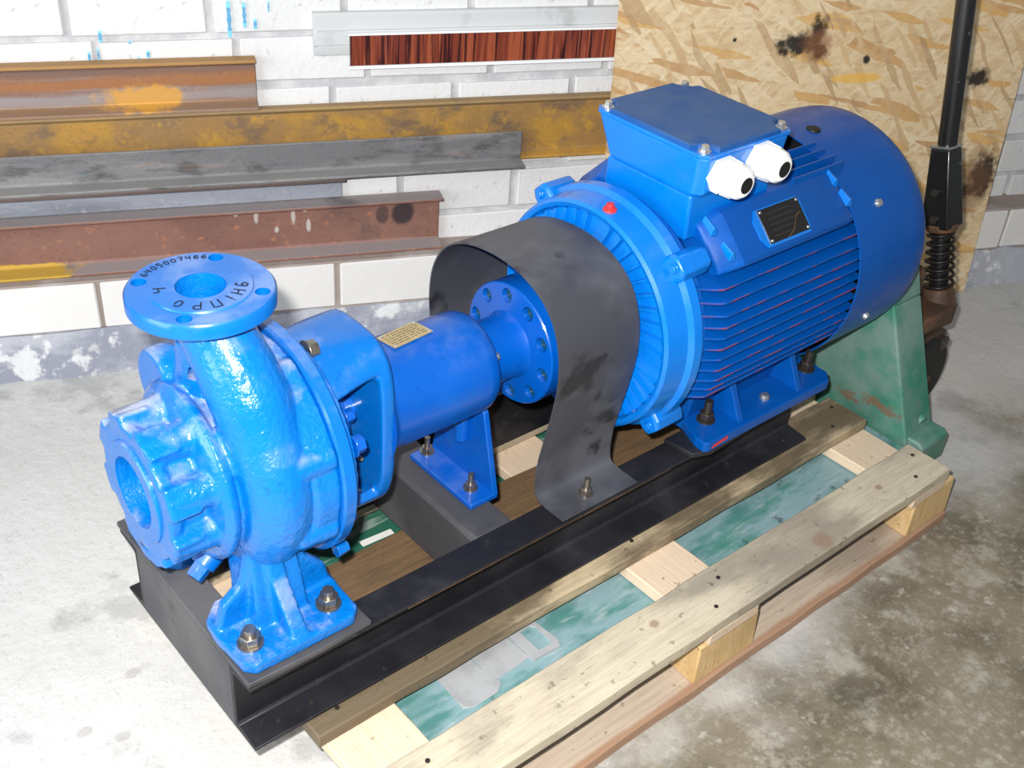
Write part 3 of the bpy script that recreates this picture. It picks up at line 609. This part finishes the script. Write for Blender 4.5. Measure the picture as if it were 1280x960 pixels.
# hand-written marker lettering on the flange
GL = {'6': [[(.8,.95),(.3,.8),(.1,.4),(.2,.08),(.6,0),(.85,.25),(.7,.5),(.3,.45),(.15,.3)]], '4': [[(.15,1),(.1,.45),(.85,.5)],[(.75,1),(.7,0)]], '0': [[(.5,1),(.15,.7),(.15,.25),(.5,0),(.85,.3),(.85,.75),(.5,1)]],
      '5': [[(.9,1),(.25,1),(.2,.6),(.7,.6),(.85,.3),(.6,0),(.15,.05)]], '7': [[(.1,1),(.9,1),(.4,0)],[(.3,.5),(.75,.5)]], 'Д': [[(.75,.9),(.4,1),(.15,.75),(.4,.5),(.75,.65),(.75,.95),(.7,.3),(.45,0),(.15,.15)]],
      'Н': [[(.15,1),(.15,0)],[(.85,1),(.85,0)],[(.15,.45),(.85,.55)]], 'І': [[(.5,.75),(.5,0)],[(.5,.98),(.5,.9)]], 'П': [[(.1,0),(.15,1),(.85,1),(.85,0)]], 'Р': [[(.2,0),(.2,1),(.7,1),(.85,.75),(.7,.5),(.2,.5)]],
      'О': [[(.75,.85),(.4,.9),(.2,.6),(.25,.2),(.6,.05),(.85,.3),(.8,.65)]], 'Ч': [[(.15,1),(.2,.55),(.8,.6)],[(.85,1),(.8,0)]]}
def strokes(b, ch, fn, w):
    for st in GL[ch]:
        pts = []
        for (a, b_), (c_, d_) in zip(st, st[1:]):
            for i in range(4): pts.append((a+(c_-a)*i/4, b_+(d_-b_)*i/4))
        pts.append(st[-1]); P3 = [Vector(fn(*p)) for p in pts]; secs = []
        for i, p in enumerate(P3):
            d = (P3[min(i+1, len(P3)-1)]-P3[max(i-1, 0)]).normalized(); nrm = Vector((0, 0, 1)).cross(d)*w/2
            secs.append([p-nrm, p+nrm, p+nrm+Vector((0,0,.0004)), p-nrm+Vector((0,0,.0004))])
        b.loft(secs)
for i, ch in enumerate('6405007466'):
    b = B(); a0_ = radians(124-i*7.2)
    strokes(b, ch, lambda s_, t_, a=a0_: (.496+(.0665+.009*t_)*cos(a-(s_-.5)*.095), (.0665+.009*t_)*sin(a-(s_-.5)*.095), .7156), .0014)
    put('marker_digit', b.mesh('marker_digit'), 'ink', df, smooth=0)['label'] = 'black marker digit'
for ch, a in zip('ДНІПРОЧ', (-31, -52, -72, -96, -122, -149, -199)):
    b = B(); strokes(b, ch, lambda s_, t_, a=radians(a): (.496+(.0375+.0145*t_)*cos(a-(s_-.5)*.27), (.0375+.0145*t_)*sin(a-(s_-.5)*.27), .7176), .0018)
    put('marker_letter', b.mesh('marker_letter'), 'ink', df, smooth=0)['label'] = 'black marker letter'
# rear cover and lantern
cv = put('casing_cover', B().rev([(.5795, .10), (.5795, .155), (.582, .1585), (.596, .1585), (.599, .155), (.599, .06)], 96).mesh('casing_cover'), 'blue', U, smooth=30)
lb_ = B()
lb_.rev([(.5995, .100), (.5995, .138), (.612, .138), (.614, .100)], 72)
def lsec(x, f, r_in=0):
    # section point list by angle; f blends circle R .122 to rounded rectangle
    def pt(t, off):
        c_, s_ = cos(t), sin(t); R0 = .124
        e = 2/3.4; rx, rz = .084, .133
        p = (rx*math.copysign(abs(c_)**e, c_), rz*math.copysign(abs(s_)**e, s_))
        y = (1-f)*R0*c_+f*p[0]; z = (1-f)*R0*s_+f*p[1]
        L = sqrt(y*y+z*z); k_ = (L-off)/L; return (x, y*k_, AX+z*k_-.002*f)
    return pt
for a0_, a1_ in ((45, 135), (228, 312)):
    secs = []
    for x, f in ((.604, 0), (.622, .35), (.645, .7), (.668, .92), (.692, 1)):
        pt = lsec(x, f); w_ = 9*f; b0, b1 = a0_-w_, a1_+w_; outer = [pt(radians(b0+(b1-b0)*k/20), 0) for k in range(21)]; inner = [pt(radians(b1-(b1-b0)*k/20), .014) for k in range(21)]
        secs.append(outer+inner)
    lb_.loft(secs)
rect = [lsec(.690, 1)(radians(360*k/48), 0) for k in range(48)]
lb_.loft([[(x, y*s_, AX+(z-AX)*s_) for _, y, z in rect] for x, s_ in ((.686, .985), (.690, 1), (.702, 1), (.708, .96))])
ln = put('bearing_bracket', lb_.mesh('bearing_bracket'), 'blue', U, voxel=.0028, sm=1); ln['label'] = 'windowed bracket between volute and bearing housing'
# seal parts seen through the window
sg = put('gland_flange', B().rev([(.6145, .072), (.618, .075), (.628, .075), (.630, .058), (.636, .055), (.638, .064), (.650, .064), (.652, .048), (.662, .045), (.664, .03)], 48).mesh('gland_flange'), 'bearing', U, smooth=30)
put('pump_shaft', B().rev([(.613, .022), (.700, .022)], 24).mesh('pump_shaft'), 'bearing', U)
for t in (150, 205, 255, 100):
    hexbolt(sg, (.650, .054*cos(radians(t)), AX+.054*sin(radians(t))), (1, 0, 0), .010, .014, 'bearing')
for k in range(6):
    t = radians(100+60*k)
    hexbolt(U, (.6145-.0005, .130*cos(t), AX+.130*sin(t)), (1, 0, 0), .0125, .014, 'bearing' if k else 'nut', 'cover_nut')
put('red_mark', B().cyl((.6285, .130*cos(radians(100)), AX+.130*sin(radians(100))), (.6292, .130*cos(radians(100)), AX+.130*sin(radians(100))), .008, None, 16).mesh('red_mark'), 'red', U)
put('grease_nipple', B().cyl((.672, -.045, AX-.045), (.672, -.056, AX-.045), .0035, .0025, 10).mesh('grease_nipple'), 'brass', U)
DX, DY, DZ = .452, -.022, .332
# drain plugs
dp = put('drain_plug', B().cyl((DX, DY, DZ), (DX-.016, DY-.004, DZ-.010), .0125, .0115, 6).cyl((DX+.03, DY+.008, DZ+.020), (DX-.001, DY, DZ), .019, .0165, 20).mesh('drain_plug'), 'blue', U, bevel=.001)
put('drain_plug', B().cyl((.600, -.10, AX-.135), (.618, -.10, AX-.135), .011, .009, 6).mesh('drain_plug'), 'blue', U, bevel=.001)
# bearing housing
bh = put('bearing_housing', B().rev([(.704, .090), (.712, .080), (.722, .0765), (.80, .0765), (.874, .0765), (.886, .0755), (.894, .0715), (.898, .064), (.899, .050)], 80).mesh('bearing_housing'), 'bearing', U, smooth=40)
put('end_cap', B().rev([(.8985, .060), (.903, .058), (.904, .030)], 48).mesh('end_cap'), 'bearing', bh, smooth=30)
for t in (60, 150, 240, 330): hexbolt(bh, (.898, .058*cos(radians(t)), AX+.058*sin(radians(t))), (1, 0, 0), .007, .006, 'zinc')
npl = put('pump_nameplate', B().prism([(-.034, -.019), (.034, -.019), (.034, .019), (-.034, .019)], 'Z', 0, .0012).mesh('pn'), 'brass', None, smooth=0)
npl.parent = U; mnp = Matrix.Translation(Vector((.784, .006, AX+.0768))-Vector(U['_o'])) @ Matrix.Rotation(radians(-4), 4, 'X') @ Matrix.Rotation(radians(6), 4, 'Z'); npl.matrix_local = mnp
npl['label'] = 'small gold nameplate'
b = B(); rr = random.Random(3)
for k in range(6):
    yv = .0135-k*.0052; xv = -.029
    while xv < .026:
        l_ = rr.uniform(.003, .010); b.box(xv, min(xv+l_, .030), yv-.0007, yv+.0007, .0012, .0014); xv += l_+.002
o = put('plate_print', b.mesh('plate_print'), 'brass_ink', None, smooth=0); o.parent = npl
for sx_ in (-1, 1):
    for sy in (-1, 1):
        o = put('rivet', B().cyl((sx_*.030, sy*.0155, .001), (sx_*.030, sy*.0155, .0026), .0022, .0016, 10).mesh('rivet'), 'zinc', None); o.parent = npl
# rear support foot
sb = B().prism([(.847, -.078), (.899, -.078), (.903, -.070), (.903, .066), (.899, .074), (.847, .074)], 'Z', .2625, .2725)
sb.prism([(-.078, .268), (.074, .268), (.052, .40), (.045, .415), (-.030, .415), (-.045, .400)], 'X', .890, .9005)
sb.cyl((.884, -.004, .335), (.884, -.004, .410), .012, None, 16)
sp_ = put('support_foot', sb.mesh('support_foot'), 'bearing', U, smooth=30, bevel=.002)
for y_ in (-.046, .062): bolt(sp_, (.872, y_, .2725), h=.028, r=.0050, nr=.0090, nh=.008, mat='nut')

# ------------------------------------------------------------------ coupling
Cc = thing('shaft_coupling', 'blue flanged shaft coupling with bolt holes under the black guard', 'coupling', (1.0, 0, AX))
hub = booled('hub', B().rev([(.9045, .046), (.9075, .048), (.958, .048), (.966, .052), (.969, .093), (.971, .0945), (1.006, .0945), (1.008, .0925), (1.008, .02)], 88).mesh('h'),
             [B().cyl((.95, .0775*cos(radians(36*k+10)), AX+.0775*sin(radians(36*k+10))), (1.0, .0775*cos(radians(36*k+10)), AX+.0775*sin(radians(36*k+10))), .0110, None, 20).mesh('c') for k in range(10)])
ch = put('pump_half', hub, 'bearing', Cc, smooth=30)
for k in range(10):
    t = radians(36*k+10); put('pin_end', B().cyl((.9745, .0775*cos(t), AX+.0775*sin(t)), (.992, .0775*cos(t), AX+.0775*sin(t)), .0088, .0088, 16).mesh('pin_end'), 'pin', ch)
put('motor_half', B().rev([(1.0095, .02), (1.0095, .0935), (1.011, .0945), (1.044, .0945), (1.046, .092), (1.050, .050), (1.095, .048)], 88).mesh('motor_half'), 'bearing', Cc, smooth=30)

# ------------------------------------------------------------------ guard
Gd = thing('coupling_guard', 'black bent sheet guard arching over the shaft coupling', 'guard', (1.017, 0, .262))
half = [(.178, .2645), (.136, .2645), (.118, .270), (.112, .290), (.113, .330), (.121, .376), (.131, .430), (.137, .480), (.134, .525), (.122, .560), (.104, .585), (.078, .603), (.045, .615), (.0, .620)]
pts2 = []
def cat(ps, n=4):
    out = []
    for i in range(len(ps)-1):
        p0, p1, p2, p3 = [Vector((*ps[max(0, min(len(ps)-1, j))], 0)) for j in (i-1, i, i+1, i+2)]
        for k in range(n):
            t = k/n; out.append(.5*((2*p1)+(p2-p0)*t+(2*p0-5*p1+4*p2-p3)*t*t+(3*p1-p0-3*p2+p3)*t**3))
    out.append(Vector((*ps[-1], 0))); return [(v.x, v.y) for v in out]
full = cat([(-y, z) for y, z in half]+[(y*1.13 if z > .35 else y, z) for y, z in reversed(half[:-1])], 4)
outer = full; inner = []
for i, (y, z) in enumerate(full):
    a = full[max(0, i-1)]; c_ = full[min(len(full)-1, i+1)]; dy, dz_ = c_[0]-a[0], c_[1]-a[1]; L = sqrt(dy*dy+dz_*dz_); inner.append((y-dz_/L*.0025, z+dy/L*.0025))
secs = []
for (y, z), (yi, zi) in zip(outer, inner):
    lean = 0
    secs.append([(.940, y, z), (1.095, y, z), (1.095, yi, zi), (.940, yi, zi)])
gb = put('guard_band', B().loft(secs).mesh('guard_band'), 'guard', Gd, smooth=60)
for sy in (-1, 1): bolt(gb, (1.010, sy*.152, .2665), h=.030, r=.005, nr=.0090, nh=.009, mat='nut')

# ------------------------------------------------------------------ motor
E_ = thing('electric_motor', 'large blue finned electric motor with terminal box, right of the guard', 'motor', (1.40, 0, .272))
st = put('stator_frame', B().rev([(1.178, .17), (1.178, .178), (1.195, .181), (1.215, .166), (1.545, .166), (1.60, .16)], 88).mesh('stator_frame'), 'motor', E_, smooth=30)
# shoulder pads left and right of the terminal box
for sy in (-1, 1):
    pad = [(sy*.04, .630), (sy*.070, .655), (sy*.112, .655), (sy*.120, .651), (sy*.174, .597), (sy*.176, .590), (sy*.168, .583), (sy*.12, .57)]
    secs = []
    for x, k in ((1.228, .90), (1.245, .96), (1.262, 1), (1.515, 1), (1.545, .95)): secs.append([(x, y*k, AX+(z-AX)*k) for y, z in pad])
    put('shoulder_pad', B().loft(secs).mesh('shoulder_pad'), 'motor', st, smooth=25, bevel=.003)
# side fins
for sy in (-1, 1):
    for k in range(11):
        z = .5665-.0188*k; tip = min(.197, sqrt(.2035**2-(z-AX)**2))
        yin = min(.158, sqrt(max(.0001, .164**2-(z-AX)**2)))
        b = B().loft([[(x, sy*yin, z-.0085), (x, sy*tp, z-.0022), (x, sy*tp, z+.0014), (x, sy*yin, z+.0095)] for x, tp in ((1.186, max(yin+.01, tip-.024)), (1.212, tip-.004), (1.220, tip), (1.56, tip))])
        put('fin', b.mesh('fin'), 'fin', st, smooth=0, bevel=.0006)
for sy in (-1, 1):
    for y_ in (.055, .075, .095, .113):
        zin = AX+sqrt(.160**2-y_**2)
        put('fin', B().loft([[(x, sy*(y_-.003), zin), (x, sy*(y_+.003), zin), (x, sy*(y_+.0015+.03*.0), .668+(.094-y_)*.2), (x, sy*(y_-.0015), .668+(.094-y_)*.2)] for x in (1.43, 1.56)]).mesh('fin'), 'motor', st, smooth=0)
# small triangular gussets (clamp tabs) on the pads
for x, y, z, s_ in ((1.218, -.138, .640, 1), (1.232, -.168, .608, 1), (1.516, -.130, .640, 1), (1.524, -.158, .615, 1)):
    put('tab', B().loft([[(x, y, z-.004), (x+.012, y-.003, z-.006), (x+.006, y+.020, z+.012), (x, y+.020, z+.012)], [(x+.002, y-.004, z+.010), (x+.008, y-.004, z+.008), (x+.006, y+.018, z+.020), (x+.002, y+.018, z+.020)]]).mesh('tab'), 'shield', st, smooth=0, bevel=.001)
# front end shield
sh = put('end_shield', B().rev([(1.108, .060), (1.104, .095), (1.118, .100), (1.124, .166), (1.112, .172), (1.110, .178), (1.114, .183), (1.150, .1875), (1.156, .195), (1.172, .196), (1.179, .190), (1.179, .12)], 128).mesh('end_shield'), 'shield', E_, smooth=28)
for k in range(44):
    if k % 11 == 0: continue
    t = 2*pi*k/44; tt = t+.20*(1 if True else 0)
    r0, r1 = .096, .168; w = .0032
    def pc(r, t_, x): return (x, r*cos(t_), AX+r*sin(t_))
    secs = [[pc(r, t+dt-w/r, 1.126), pc(r, t+dt+w/r, 1.126), pc(r, t+dt+w*.5/r, x), pc(r, t+dt-w*.5/r, x)] for r, dt, x in ((r0, 0, 1.108), (.13, .03, 1.110), (r1, .08, 1.114))]
    put('rib', B().loft(secs).mesh('rib'), 'shield', sh, smooth=0)
put('bearing_cap', B().rev([(1.096, .03), (1.096, .058), (1.100, .062), (1.110, .064)], 56).mesh('bearing_cap'), 'shield', sh, smooth=30)
for k, t in enumerate((44, 136, 224, 316)):
    t = radians(t); c_, s_ = cos(t), sin(t)
    def pp(x, r, w): return (x, r*c_-w*s_, AX+r*s_+w*c_)
    l_ = put('lug', B().loft([[pp(x, .17, -w), pp(x, .200, -w*.95), pp(x, .212, -w*.6), pp(x, .212, w*.6), pp(x, .200, w*.95), pp(x, .17, w)] for x, w in ((1.143, .018), (1.148, .022), (1.196, .022), (1.205, .018))]).mesh('lug'), 'shield', sh, smooth=25, bevel=.003)
    hexbolt(l_, pp(1.142, .199, 0), (-1, 0, 0), .007, .005, 'shield')
rp = put('grease_plug', B().cyl((1.128, -.020, .652), (1.128, -.020, .663), .007, .006, 14).cyl((1.128, -.020, .650), (1.128, -.020, .656), .0115, .010, 16).mesh('grease_plug'), 'red', E_, bevel=.001); rp['label'] = 'small red plug on top of the end shield'
# fan cover
fc = put('fan_cover', B().rev([(1.540, .2055), (1.540, .2075), (1.700, .2075), (1.728, .205), (1.742, .198), (1.750, .185), (1.752, .12), (1.752, .03), (1.7505, .03), (1.750, .12), (1.747, .185), (1.740, .196), (1.726, .203), (1.700, .2055)], 128, cap=False).mesh('fan_cover'), 'motor', E_, smooth=40)
n = len(fc.data.vertices)
fc2 = put('grille', B().rev([(1.7495, .031), (1.751, .031)], 48).mesh('grille'), 'motor', fc)
put('inner_guard', B().rev([(1.62, .1), (1.60, .2), (1.606, .2), (1.63, .1)], 48).mesh('inner_guard'), 'rubber', fc)
for t in (142, 37, 200, 322):
    t = radians(180-t) if False else radians(t); c_, s_ = cos(t), sin(t)
    put('screw', B().cyl((1.610, .206*c_, AX+.206*s_), (1.610, .213*c_, AX+.213*s_), .008, .006, 16).mesh('screw'), 'zinc', fc)
put('grey_plug', B().cyl((1.598, -.020, .6745), (1.598, -.020, .6785), .013, .012, 24).mesh('grey_plug'), 'rubber', fc)['label'] = 'black round plug on top'
# terminal box
ped = B().loft([[(1.206, -.102, .615), (1.385, -.102, .615), (1.385, .072, .615), (1.206, .072, .615)], [(1.203, -.104, .688), (1.385, -.104, .688), (1.385, .068, .688), (1.203, .068, .688)]])
tb0 = put('box_pedestal', ped.mesh('box_pedestal'), 'shield', E_, smooth=0, bevel=.004)
def rrect(x0, x1, y0, y1, z, c_=.012):
    return [(x0+c_, y0, z), (x1-c_, y0, z), (x1, y0+c_, z), (x1, y1-c_, z), (x1-c_, y1, z), (x0+c_, y1, z), (x0, y1-c_, z), (x0, y0+c_, z)]
tb = put('terminal_box', B().loft([rrect(1.202, 1.382, -.110, .066, .686), rrect(1.200, 1.386, -.118, .074, .694), rrect(1.196, 1.392, -.122, .098, .750)]).mesh('terminal_box'), 'shield', E_, smooth=0, bevel=.003)
def lidp(e, z):
    x0, x1, y0, y1 = 1.196+e, 1.392-e, -.122+e, .098-e; k = .030
    q = []
    for cx, cy, sx_, sy in ((x1, y0, -1, 1), (x1, y1, -1, -1), (x0, y1, 1, -1), (x0, y0, 1, 1)):
        pts_ = [(cx+sx_*k, cy), (cx+sx_*k*.85, cy+sy*k*.45), (cx+sx_*k*.45, cy+sy*k*.85), (cx, cy+sy*k)]
        if (sx_, sy) in ((-1, 1), (1, -1)): q += [(a, b_, z) for a, b_ in pts_]
        else: q += [(a, b_, z) for a, b_ in reversed(pts_)]
    return q
lid = put('lid', B().loft([rrect(1.195, 1.393, -.123, .099, .7505, .010), rrect(1.195, 1.393, -.123, .099, .756, .010)]).mesh('lid'), 'shield', tb, smooth=0, bevel=.001)
put('lid_panel', B().loft([lidp(0, .756), lidp(.001, .7615), lidp(.004, .7635)]).mesh('lid_panel'), 'lid', tb, smooth=0)
for x_ in (1.210, 1.378):
    for y_ in (-.108, .084): put('screw', B().cyl((x_, y_, .756), (x_, y_, .7585), .0095, None, 16).cyl((x_, y_, .7585), (x_, y_, .766), .0065, .006, 6).mesh('screw'), 'zinc', tb)
for x_, z_ in ((1.238, .722), (1.320, .727)):
    gl = put('cable_gland', B().cyl((x_, -.115, z_), (x_, -.131, z_), .0285, .0285, 6, ph=.3).rev([(-.129, .022), (-.132, .0258), (-.150, .0258), (-.161, .0235), (-.168, .018), (-.169, .012)], 40, (x_, 0, z_), 'Y').mesh('cable_gland'), 'white_plastic', E_, smooth=25, bevel=.0012)
    for k in range(10):
        t = 2*pi*k/10; put('grip', B().cyl((x_+.0255*cos(t), -.132, z_+.0255*sin(t)), (x_+.025*cos(t), -.150, z_+.025*sin(t)), .0022, .0018, 8).mesh('grip'), 'white_plastic', gl)
    put('gland_hole', B().rev([(-.1685, .0120), (-.1696, .0120)], 24, (x_, 0, z_), 'Y').mesh('gland_hole'), 'rubber', gl)
# nameplate on the sloping pad
c0 = Vector((1.374, -.147, .6215)); ex = Vector((1, 0, 0)); ey = Vector((0, .054, .054)).normalized(); ez = ex.cross(ey)
mn = Matrix(((ex.x, ey.x, ez.x, c0.x), (ex.y, ey.y, ez.y, c0.y), (ex.z, ey.z, ez.z, c0.z), (0, 0, 0, 1)))
def onplate(name, b, mat, par=None):
    me = b.mesh(name); me.transform(mn); return put(name, me, mat, par, smooth=0)
onplate('plate_pad', B().prism([(-.062, -.016), (-.052, -.031), (.048, -.031), (.052, -.02), (.052, .018), (.048, .029), (-.052, .029), (-.062, .014)], 'Z', -.010, .0038), 'shield', E_)
npm = onplate('motor_nameplate', B().box(-.047, .047, -.027, .027, .004, .0055), 'plate', E_); npm['label'] = 'black nameplate with scratches'
b = B(); rr = random.Random(9)
for k in range(5):
    xv = -.03
    while xv < .02:
        l_ = rr.uniform(.004, .01); b.box(xv, xv+l_, .018-k*.009-.001, .018-k*.009+.001, .0055, .0058); xv += l_+.003
onplate('lettering', b, 'plate_ink', npm)
onplate('scratch', B().loft([[(x, y-.0006, .0056), (x, y+.0006, .0056), (x, y+.0006, .0059), (x, y-.0006, .0059)] for x, y in ((-.005, -.026), (.010, -.020), (.020, -.010), (.028, .000), (.040, .004))]), 'scratch', npm)
for sx_ in (-1, 1):
    for sy in (-1, 1): onplate('rivet', B().cyl((sx_*.043, sy*.023, .0054), (sx_*.043, sy*.023, .0072), .0025, .0018, 10), 'zinc', npm)
# feet
for sy in (-1, 1):
    fm_ = put('foot', B().prism([(1.228, sy*.192), (1.236, sy*.197), (1.546, sy*.197), (1.566, sy*.178), (1.566, sy*.10), (1.246, sy*.10), (1.246, sy*.13), (1.229, sy*.172)], 'Z', .2718, .2905)
              .loft([[(1.255, sy*.100, .290), (1.545, sy*.100, .290), (1.545, sy*.128, .290), (1.255, sy*.128, .290)], [(1.255, sy*.09, .375), (1.545, sy*.09, .375), (1.545, sy*.140, .375), (1.255, sy*.140, .375)]]).mesh('foot'), 'motor', E_, smooth=0, bevel=.0025)
    for xg in (1.325, 1.478):
        put('gusset', B().loft([[(xg-.008+a, sy*.125, .290), (xg-.008+a, sy*.188, .290), (xg-.008+a, sy*.182, .300), (xg-.008+a, sy*.150, .362), (xg-.008+a, sy*.125, .362)] for a in (0, .013)]).mesh('gusset'), 'motor', fm_, smooth=0, bevel=.0015)
    for x_ in (1.278, 1.541): bolt(fm_, (x_, sy*.150, .2905), h=.038, r=.0075, nr=.0125, nh=.013, mat='darknut')
    if sy < 0:
        put('earth_screw', B().cyl((1.408, -.166, .2905), (1.408, -.166, .2945), .009, None, 16).cyl((1.408, -.166, .2945), (1.408, -.166, .299), .006, None, 6).mesh('earth_screw'), 'zinc', fm_)
        put('red_mark', B().prism([(-.0185, 0), (.0185, .004), (.018, .010), (-.016, .006)], 'Z', 0, .0003).mesh('x'), 'red', None).matrix_world = Matrix.Translation((1.262, -.1972, .2765)) @ Matrix.Rotation(radians(90), 4, 'X')
for o in list(bpy.data.objects):
    if o.name.startswith('red_mark') and o.parent is None:
        mwz = o.matrix_world.copy(); o.parent = E_; o.matrix_local = Matrix.Translation(-Vector(E_['_o'])) @ Matrix.Translation((1.262, -.1972, .2765)) @ Matrix.Rotation(radians(90), 4, 'X')
# paper slip in the far gap
o = put('paper_slip', B().prism([(.776, .098), (.835, .095), (.836, .107), (.777, .111)], 'Z', .0992, .1000).mesh('paper_slip'), 'fillwhite', smooth=0)
tag(o, 'white paper slip lying on the green fork behind the pump bracket', 'paper')
for o in bpy.data.objects:
    if '_o' in o: del o['_o']
